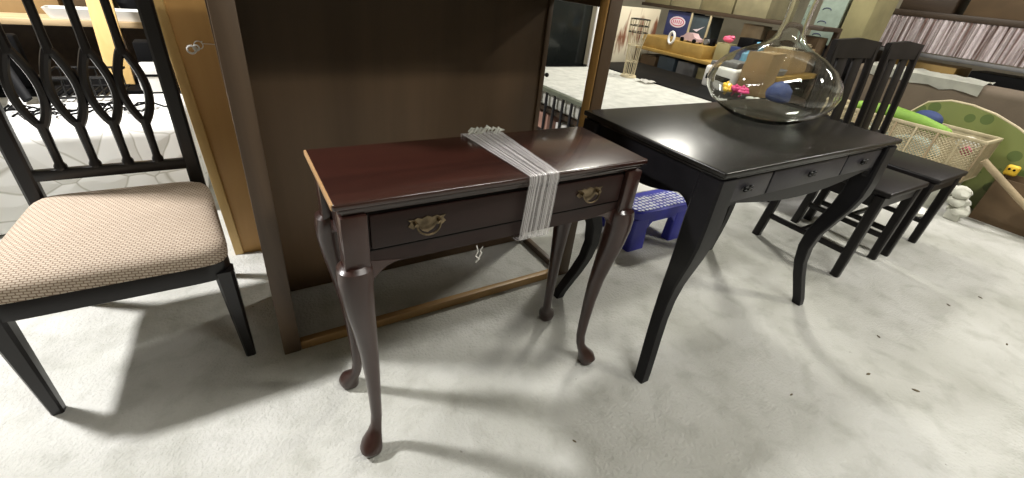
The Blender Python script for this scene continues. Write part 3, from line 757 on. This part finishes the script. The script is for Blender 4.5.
# toy car, pink toy and other bits on the gold shelf
t = thing('toy_car', (3.77, 2.96, .7355), 'small pale pink and black toy car on the ochre box', 'toy car')
bm = B(); prism(bm, [(2.86, .75), (2.86, .775), (2.90, .785), (2.93, .815), (3.0, .815), (3.03, .785), (3.06, .775), (3.06, .75)], 'x', 3.73, 3.81); obj('body', bm, mat('pale_pink_plastic', (.55, .38, .38), .4), t)
for y in (2.89, 3.03):
    for x in (3.722, 3.818): obj('wheel', prism(B(), [(y+.018*math.cos(2*PI*i/14), .7545+.018*math.sin(2*PI*i/14)) for i in range(14)], 'x', x-.008, x+.008), K['plastblack'], t)
carton('small_carton', 3.80, 3.92, 2.56, 2.70, .6285, .775, K['cardolive'], 'small olive carton on the storage shelf under the pink toy')
bm = B(); ball(bm, (3.86, 2.64, .813), .034, .8, 1.5, .85, 2, .15); ball(bm, (3.86, 2.61, .83), .02, 1, 1.3, .9, 2, .15); ball(bm, (3.86, 2.67, .822), .016, 1, 1.3, .9, 2, .1)
solo('pink_toy', (3.86, 2.63, .7795), bm, K['pink'], 'small bright pink soft toy on the storage shelf left of the vase', 'toy')
carton('tall_carton', 4.10, 4.235, 2.50, 2.70, .6285, .94, K['tan'], 'beige carton at the back of the storage shelf behind the pink toy')
carton('tall_carton', 4.12, 4.27, 2.02, 2.46, .6285, .92, K['cardark'], 'brown carton at the back of the storage shelf behind the open crate')
t = thing('camera', (3.86, 2.80, .7355), 'small black camera on the ochre box right of the toy car', 'camera')
obj('body', box(B(), 3.80, 3.86, 2.75, 2.85, .7358, .795, .006), K['plastblack'], t)
obj('lens', prism(B(), [(2.80+.024*math.cos(2*PI*i/18), .766+.024*math.sin(2*PI*i/18)) for i in range(18)], 'x', 3.77, 3.7995), K['grey'], t)
carton('black_box', 3.80, 3.93, 2.36, 2.50, .7755, .85, K['plastblack'], 'small black box on top of the dark blue tub', flaps=False)
solo('blue_folder', (3.86, 2.27, .6285), box(B(), 3.76, 3.96, 2.285, 2.305, .6288, .84, .002, M=rotM(3.86, 2.29, .6288, 0)), K['sky'], 'light blue folder standing between the blue tub and the open crate', 'folder')
solo('silver_tray', (3.72, 2.0, .6285), ringloft(B(), [rr(3.64, 3.78, 1.98, 2.14, .629, .03), rr(3.63, 3.79, 1.97, 2.15, .66, .035), rr(3.635, 3.785, 1.975, 2.145, .66, .033), rr(3.645, 3.775, 1.985, 2.135, .632, .03)]), K['grey'], 'shallow grey tray at the near end of the gold shelf board', 'tray')
carton('blue_tub', 3.78, 3.98, 2.33, 2.54, .6285, .77, K['navy'], 'dark blue tub on the storage shelf next to the pink toy', 'tub', flaps=False)
t = thing('spray_bottle', (3.72, 2.36, .628), 'light blue spray bottle in front of the dark blue tub', 'bottle')
obj('bottle_body', lathe(B(), [(.0, 0), (.04, 0), (.042, .01), (.04, .09), (.015, .115), (.012, .13), (0, .131)], 3.70, 2.36, 16, .6288), K['sky'], t)
obj('spray_head', box(B(), 3.66, 3.72, 2.35, 2.37, .7585, .785, .004), K['plastblack'], t)
bm = B(); box(bm, 3.80, 4.1, 2.0, 2.28, .6287, .84, .004); solo('crate_box', (3.95, 2.14, .628), bm, K['card'], 'open brown crate on the near end of the gold shelf board', 'crate')
t = thing('paper_stack', (3.95, 2.14, .84), 'stack of pale papers on top of the open brown crate', 'papers')
for k in range(4): obj('sheet', box(B(), 3.82, 4.06, 2.02, 2.24, .841+.008*k, .847+.008*k, M=rotM(3.95, 2.13, 0, random.uniform(-9, 9))), K[('whitep', 'cream', 'tan', 'cream')[k]], t)
# row of cartons on the high shelf
hy = 3.88; lab = ['olive tan carton at the far end of the high shelf', 'pale cream carton, second on the high shelf', 'olive carton, third on the high shelf', 'pale cream carton at the near end of the high shelf']
for k, wd in enumerate((.36, .38, .36, .34)):
    carton('shelf_carton', 3.99, 4.26, hy-wd+.01, hy-.01, 1.0055, 1.27+.02*(k % 2), mat('carton_tone', ((.22, .19, .10), (.27, .24, .14))[k % 2], .8), lab[k]); hy -= wd
# tape roll hanging on the canvas corner
bm = B(); ringpts = [(3.655, 3.10+.032*math.cos(2*PI*i/18), .752+.05*math.sin(2*PI*i/18)) for i in range(19)]
tube(bm, ringpts, .012, 8); solo('white_ring', (3.64, 3.1, .7), bm, K['whitep'], 'white oval ring standing against the ochre box', 'ring')

# ------------------------------------------------------------------ black cabinet, leaning boards (right of vase)
t = thing('black_cabinet', (4.72, 2.2, 0), 'tall black cabinet behind the vase and the slat-back chairs', 'cabinet')
obj('body', box(B(), 4.50, 4.95, 1.90, 2.60, 0, .845, .004), K['plastblack'], t)
obj('door', box(B(), 4.488, 4.4995, 1.91, 2.245, .02, .83, .002), K['plastblack'], t); obj('door', box(B(), 4.488, 4.4995, 2.255, 2.59, .02, .83, .002), K['plastblack'], t)
obj('cabinet_top', box(B(), 4.48, 4.96, 1.89, 2.61, .8455, .86, .003), K['plastblack'], t)
t = thing('number_board', (4.52, 2.2, .86), 'grey-green board with faint dark curved marks standing on the black cabinet', 'board')
obj('panel', box(B(), 4.50, 4.52, 2.10, 2.30, .8608, 1.32, .002), K['board2'], t)
for k, z in enumerate((.92, 1.02, 1.12)):
    obj('curved_mark', tube(B(), [(4.499, 2.24-.035*math.cos(a), z+.018*math.sin(a)) for a in [PI*i/8 for i in range(9)]], .004, 5), K['ink'], t)
carton('olive_carton', 4.53, 4.9, 1.905, 2.085, .8608, 1.34, K['cardolive'], 'olive tan carton on the black cabinet right of the grey-green board')
bm = B(); ball(bm, (4.7, 2.25, 1.37), .08, 1.2, 1.5, .7, 2, .12); box(bm, 4.6, 4.8, 2.12, 2.36, .8608, 1.34, .02); solo('white_bundle', (4.7, 2.25, .86), bm, K['whitecloth'], 'white wrapped bundle behind the grey-green board', 'bundle')

# ------------------------------------------------------------------ right side: shelf with pleated skirt, sofa, crate
t = thing('fabric_shelf', (5.6, 1.1, 0), 'dark wooden shelf hung with shiny pink pleated fabric at the far right', 'shelf')
obj('shelf_board', box(B(), 5.42, 5.9, .2, 2.15, 1.15, 1.20, .003), K['darkwood'], t)
bm = B(); pts = []
for i in range(260):
    y = .25+1.87*i/259; pts.append((5.425+.012*math.sin(i*1.25)+.006*math.sin(i*.37), y))
rings = [[Vector((x+.01*(1.148-z), y, z)) for x, y in pts] for z in (.885, .95, 1.02, 1.09, 1.149)]
ringloft(bm, rings, cap=False, closed=False); bmesh.ops.solidify(bm, geom=bm.faces[:], thickness=.002)
obj('pleated_skirt', bm, K['pleat'], t)
obj('rail', box(B(), 5.40, 5.44, .2, 2.15, .845, .875, .003), K['grey'], t)
for y in (.22, 2.13): obj('post', box(B(), 5.45, 5.9, y-.02, y+.02, 0, 1.149, .003), K['darkwood'], t)
obj('lower_board', box(B(), 5.45, 5.9, .25, 2.1, .55, .575), K['darkwood'], t)
carton('dark_carton', 5.46, 5.85, 1.45, 2.0, .5755, .80, K['gold'], 'ochre carton in the shelf under the pleated fabric', flaps=False)
carton('black_crate', 5.46, 5.85, .4, 1.35, .5755, .80, K['plastblack'], 'long black crate in the shelf under the pleated fabric', 'crate', flaps=False)
for k, (y0, y1, h, m_, l) in enumerate(((1.7, 2.1, .2, 'darkwood', 'dark brown box on top of the pleated fabric shelf, nearest the vase'), (1.15, 1.62, .24, 'cardark', 'brown box in the middle of the pleated fabric shelf top'), (.62, 1.08, .26, 'bluegrey', 'blue-grey box on top of the pleated fabric shelf'))):
    carton('top_box', 5.47, 5.85, y0, y1, 1.2005, 1.2+h, K[m_], l, flaps=False)
t = thing('sofa', (4.85, .9, 0), 'taupe sofa seen from behind beyond the cream crate', 'sofa')
bm = B(); box(bm, 4.50, 4.72, .05, 1.85, .12, .775, .06, 5)
obj('backrest', bm, K['sofa'], t)
obj('seat', box(B(), 4.721, 5.25, .20, 1.70, .12, .42, .04, 4), K['sofa'], t)
for a in ((.05, .20), (1.70, 1.85)): obj('arm', box(B(), 4.721, 5.25, a[0], a[1], .12, .56, .05, 4), K['sofa'], t)
for x in (4.56, 5.2):
    for y in (.12, 1.78): obj('leg', box(B(), x-.025, x+.025, y-.025, y+.025, 0, .13), K['darkwood'], t)
bm = B(); g = [[bm.verts.new((4.53+.045*i, 1.0+.075*j, .779+.014*abs(math.sin(i*2.1+j*1.4))+.01*random.random())) for j in range(11)] for i in range(5)]
for i in range(4):
    for j in range(10): bm.faces.new((g[i][j], g[i+1][j], g[i+1][j+1], g[i][j+1]))
fr = [[bm.verts.new((4.492-.004*math.sin(j*1.9), 1.0+.075*j, z-.012*math.sin(j*2.3+1)*(z < .75))) for j in range(11)] for z in (.775, .745, .71)]
for i in range(2):
    for j in range(10): bm.faces.new((fr[i][j], fr[i+1][j], fr[i+1][j+1], fr[i][j+1]))
for j in range(10): bm.faces.new((g[0][j], fr[0][j], fr[0][j+1], g[0][j+1]))
bmesh.ops.solidify(bm, geom=bm.faces[:], thickness=.002)
solo('plastic_sheet', (4.6, 1.4, .775), bm, K['whitecloth'], 'crumpled whitish plastic lying along the top of the taupe sofa', 'plastic sheet')

# cream lattice crate
t = thing('lattice_crate', (4.2, 1.15, .2), 'cream lattice crate full of soft toys right of the slat-back chairs', 'crate')
cx0, cx1, cy0, cy1, cz0, cz1 = 4.03, 4.34, .72, 1.72, .225, .505
bm = B()
for (a, b_, c_, d_) in ((cx0, cx1, cy0-.004, cy0+.012), (cx0, cx1, cy1-.012, cy1+.004), (cx0-.004, cx0+.012, cy0, cy1), (cx1-.012, cx1+.004, cy0, cy1)): box(bm, a, b_, c_, d_, cz1-.022, cz1, .003)
obj('rim', bm, K['cream'], t)
bm = B(); box(bm, cx0, cx1, cy0, cy1, cz0, cz0+.012); obj('base', bm, K['cream'], t, smooth=False)
def lattice(fixed, ax, a0, a1):
    bm = B(); z0, z1 = cz0+.01, cz1-.02; h = z1-z0; n = int((a1-a0)/.022)
    for s in (-1, 1):
        for k in range(-12, n+1):
            p0 = a0+k*.022; u0, v0, u1, v1 = p0, z0, p0+h, z1
            if s < 0: u0, u1 = p0+h, p0
            pts = []
            for (u, v) in ((u0, v0), (u1, v1)): pts.append([u, v])
            # clip
            def cl(pa, pb):
                if pa[0] < a0: f = (a0-pa[0])/(pb[0]-pa[0]); pa = [a0, pa[1]+(pb[1]-pa[1])*f]
                if pa[0] > a1: f = (a1-pa[0])/(pb[0]-pa[0]); pa = [a1, pa[1]+(pb[1]-pa[1])*f]
                return pa
            if max(u0, u1) <= a0 or min(u0, u1) >= a1: continue
            q0 = cl(pts[0], pts[1]); q1 = cl(pts[1], pts[0])
            if ax == 'y': tube(bm, [(fixed+.002*s, q0[0], q0[1]), (fixed+.002*s, q1[0], q1[1])], .0032, 4)
            else: tube(bm, [(q0[0], fixed+.002*s, q0[1]), (q1[0], fixed+.002*s, q1[1])], .0032, 4)
    return bm
obj('lattice_side', lattice(cx0+.004, 'y', cy0, cy1), K['cream'], t, smooth=False)
obj('lattice_side', lattice(cy0+.004, 'x', cx0, cx1), K['cream'], t, smooth=False)
obj('far_side', box(B(), cx1-.008, cx1, cy0, cy1, cz0, cz1-.022), K['cream'], t, smooth=False)
for k in range(9):
    y = cy0+.125*k; obj('rib', box(B(), cx0-.006, cx0+.006, y-.006 if k else y-.004, y+.006, cz0, cz1-.02, .001), K['cream' if k % 2 else 'tan'], t)
solo('storage_bin', (4.2, 1.15, 0), ringloft(B(), [rr(4.02, 4.34, .78, 1.6, 0, .05), rr(3.99, 4.36, .75, 1.63, .2235, .06)]), K['whitecloth'], 'pale storage bin under the cream lattice crate', 'bin')
# toys in crate
bm = B(); tube(bm, [(4.10, 1.50, .52), (4.12, 1.32, .525), (4.14, 1.12, .50), (4.16, .98, .475)], [.038, .050, .050, .038], 14)
ball(bm, (4.10, 1.51, .52), .037); ball(bm, (4.16, .97, .473), .037)
solo('green_bolster', (4.13, 1.3, .4), bm, K['lime'], 'lime green soft bolster lying on top of the lattice crate', 'bolster')
bm = B(); ball(bm, (4.26, 1.13, .515), .085, .7, 1.1, .75, 3); solo('blue_cushion', (4.26, 1.1, .45), bm, K['navy'], 'round blue cushion behind the lime green bolster', 'cushion')
bm = B(); ball(bm, (4.16, .83, .44), .065, 1, 1, .8, 2, .08); solo('white_soft_toy', (4.16, .9, .4), bm, K['whitecloth'], 'white fluffy soft toy at the near end of the lattice crate', 'soft toy')
bm = B(); ball(bm, (4.13, 1.08, .33), .1, .8, 1.6, .9, 2, .08); ball(bm, (4.15, 1.4, .33), .1, .9, 1.7, .9, 2, .08); solo('teal_cloth', (4.14, 1.2, .24), bm, mat('pale_teal_cloth', (.40, .50, .46), .8), 'pale teal cloth showing through the crate lattice', 'cloth')
bm = B(); ball(bm, (4.085, .80, .41), .035, .8, .9, .9, 2, .1); solo('crimson_toy', (4.08, .8, .38), bm, K['magenta'], 'small crimson toy pressed against the crate lattice corner', 'toy')
# green printed arched panel
t = thing('play_panel', (4.43, .7, 0), 'green printed arched play panel with cream edge leaning behind the crate', 'play panel')
prof = [(1.30, .50), (1.22, .605), (1.10, .645), (.98, .645), (.84, .62), (.70, .57), (.58, .51), (.42, .42), (.25, .30), (.1, .18), (.0, .1), (.0, .0), (1.32, .0)]
obj('panel', prism(B(), prof, 'x', 4.41, 4.435), K['greenprint'], t, smooth=False)
obj('cream_edge', tube(B(), [(4.422, a, b+.004) for a, b in prof[:11]], .009, 8), K['cream'], t)
# cardboard box, tube, toy
t = thing('cardboard_box', (4.4, .2, 0), 'large brown open cardboard box at the right edge under the tan tube', 'box')
Mb = rotM(4.2, .6, 0, -12)
x0, x1, y0, y1, h = 4.16, 4.385, -.30, .60, .30
obj('front_wall', box(B(), x0, x0+.006, y0, y1, 0, h), K['cardark'], t); obj('end_wall', box(B(), x0+.0062, x1, y1-.006, y1, 0, h), K['cardark'], t)
obj('back_wall', box(B(), x1-.006, x1, y0, y1-.0062, 0, h), K['cardark'], t); obj('end_wall', box(B(), x0+.0062, x1-.0062, y0, y0+.006, 0, h), K['cardark'], t)
obj('bottom', box(B(), x0+.0062, x1-.0062, y0+.0062, y1-.0062, 0, .005), K['cardark'], t)
obj('flap', box(B(), x0-.10, x0, y0, y1-.25, h-.003, h+.001, M=rotM(x0, 0, h, -35, 'Y')), K['cardark'], t)
bm = B(); tube(bm, [(4.0, .68, .40), (4.06, .42, .22), (4.11, .1, .021)], .019, 12); solo('tan_tube', (4.11, .1, 0), bm, K['tan'], 'long tan tube leaning diagonally against the cardboard box', 'tube')
t = thing('yellow_toy', (4.14, .61, .3), 'small yellow toy with two dark dots above the cardboard box', 'toy')
obj('body', box(B(), 4.27, 4.32, .545, .61, .3015, .37, .015, 4), K['yellow'], t)
for y in (.565, .59): obj('dot', ball(B(), (4.268, y, .345), .008, .5, 1, 1, 1), K['plastblack'], t)
# white bits on the floor by the crate
bm = B(); lathe(bm, [(0, 0), (.05, 0), (.08, .018), (.095, .04), (.09, .04), (.075, .021), (.045, .006), (0, .006)], 3.76, .80, 28, .001)
solo('white_dish', (3.76, .8, 0), bm, K['whitep'], 'shallow pale round dish on the floor in front of the crate', 'dish')
bm = B()
for k in range(9): ball(bm, (3.96+.035*(k % 3), .62+.02*(k % 2)+.008*k, .065+.055*(k//3)), .05, 1, 1.0, .7, 2, .14)
box(bm, 3.93, 3.98, .60, .68, 0, .07, .01)
solo('white_bundle', (3.98, .64, 0), bm, K['whitecloth'], 'bundle of white crumpled cloth on the floor by the crate corner', 'bundle')

# dry leaves and chips scattered on the floor (individually countable but tiny)
spots = [(1.77, .22, .010), (1.85, .10, .012), (2.55, .02, .008), (2.3, -.2, .010), (2.9, .2, .009), (1.4, .3, .007), (2.05, .3, .008), (3.1, .05, .01), (.63, .50, .006), (2.65, .25, .009)]
for i, (x, y, s) in enumerate(spots):
    bm = B(); a = random.uniform(0, PI)
    pts = [(x+s*c*math.cos(a)-s*d*.45*math.sin(a), y+s*c*math.sin(a)+s*d*.45*math.cos(a)) for c, d in ((-1, 0), (-.4, .8), (.5, .7), (1, 0), (.4, -.7), (-.5, -.8))]
    prism(bm, pts, 'z', .0003, .003)
    solo('dry_leaf', (x, y, 0), bm, K['leaf'], 'tiny dry leaf fragment on the pale concrete floor', 'leaf', 'leaf fragments on the floor', smooth=False)

# ------------------------------------------------------------------ lamps
def lamp(name, x, y, lx, ly, watts, col, label):
    t = thing(name, (x, y, 2.8), label, 'ceiling light', 'ceiling lights')
    obj('housing', box(B(), x-lx/2-.03, x+lx/2+.03, y-ly/2-.03, y+ly/2+.03, 2.74, 2.7995, .01), K['whitep'], t)
    obj('tube', box(B(), x-lx/2, x+lx/2, y-ly/2, y+ly/2, 2.72, 2.7395, .006), K['lamp'], t)
    l = bpy.data.lights.new(name, 'AREA'); l.shape = 'RECTANGLE'; l.size = lx; l.size_y = ly; l.energy = watts; l.color = col
    o = bpy.data.objects.new('lamp_light', l); C.objects.link(o); o.location = (0, 0, -.10); o.parent = t
lamp('ceiling_light', -1.6, 2.15, .25, .25, 118, (1, .98, .96), 'bright square ceiling lamp above the quilted mattress')
lamp('ceiling_light', 3.1, 2.5, .35, .35, 46, (1, .97, .87), 'square ceiling lamp above the daybed and clutter')
lamp('ceiling_light', 3.3, -.7, .25, .25, 30, (1, .97, .86), 'square ceiling lamp at the front right')
lamp('ceiling_light', 1.1, -.5, 1.2, .2, 21, (1, .98, .93), 'long ceiling lamp above the camera side of the tables')
lamp('ceiling_light', 4.9, .2, .2, .8, 26, (1, .95, .93), 'added ceiling lamp above the taupe sofa, brightening the pleated fabric')  # added lamp, put in to brighten the pleated fabric
w = bpy.data.worlds.new('world'); bpy.context.scene.world = w; w.use_nodes = True
w.node_tree.nodes['Background'].inputs[0].default_value = (.9, .92, 1, 1); w.node_tree.nodes['Background'].inputs[1].default_value = .08

# ------------------------------------------------------------------ camera
f, p, r, H, th = 433.39, .54269, .11606, 1.1032, .595
fw = Vector((0, math.cos(p), -math.sin(p))); rt = Vector((1, 0, 0)); up = rt.cross(fw)
rt2 = rt*math.cos(r)+up*math.sin(r); up2 = -rt*math.sin(r)+up*math.cos(r)
R = Matrix.Rotation(-th, 3, 'Z')
fw, rt2, up2 = R @ fw, R @ rt2, R @ up2
cam = bpy.data.cameras.new('camera'); co = bpy.data.objects.new('camera', cam); C.objects.link(co)
m = Matrix((rt2, up2, -fw)).transposed().to_4x4(); m.translation = (0, 0, H); co.matrix_world = m
cam.sensor_width = 36; cam.sensor_fit = 'HORIZONTAL'; cam.lens = f/1024*36; cam.clip_start = .02
S = bpy.context.scene; S.camera = co
S.view_settings.view_transform = 'Standard'; S.view_settings.look = 'None'; S.view_settings.gamma = 1; S.view_settings.use_curve_mapping = False
S.view_settings.exposure = .74
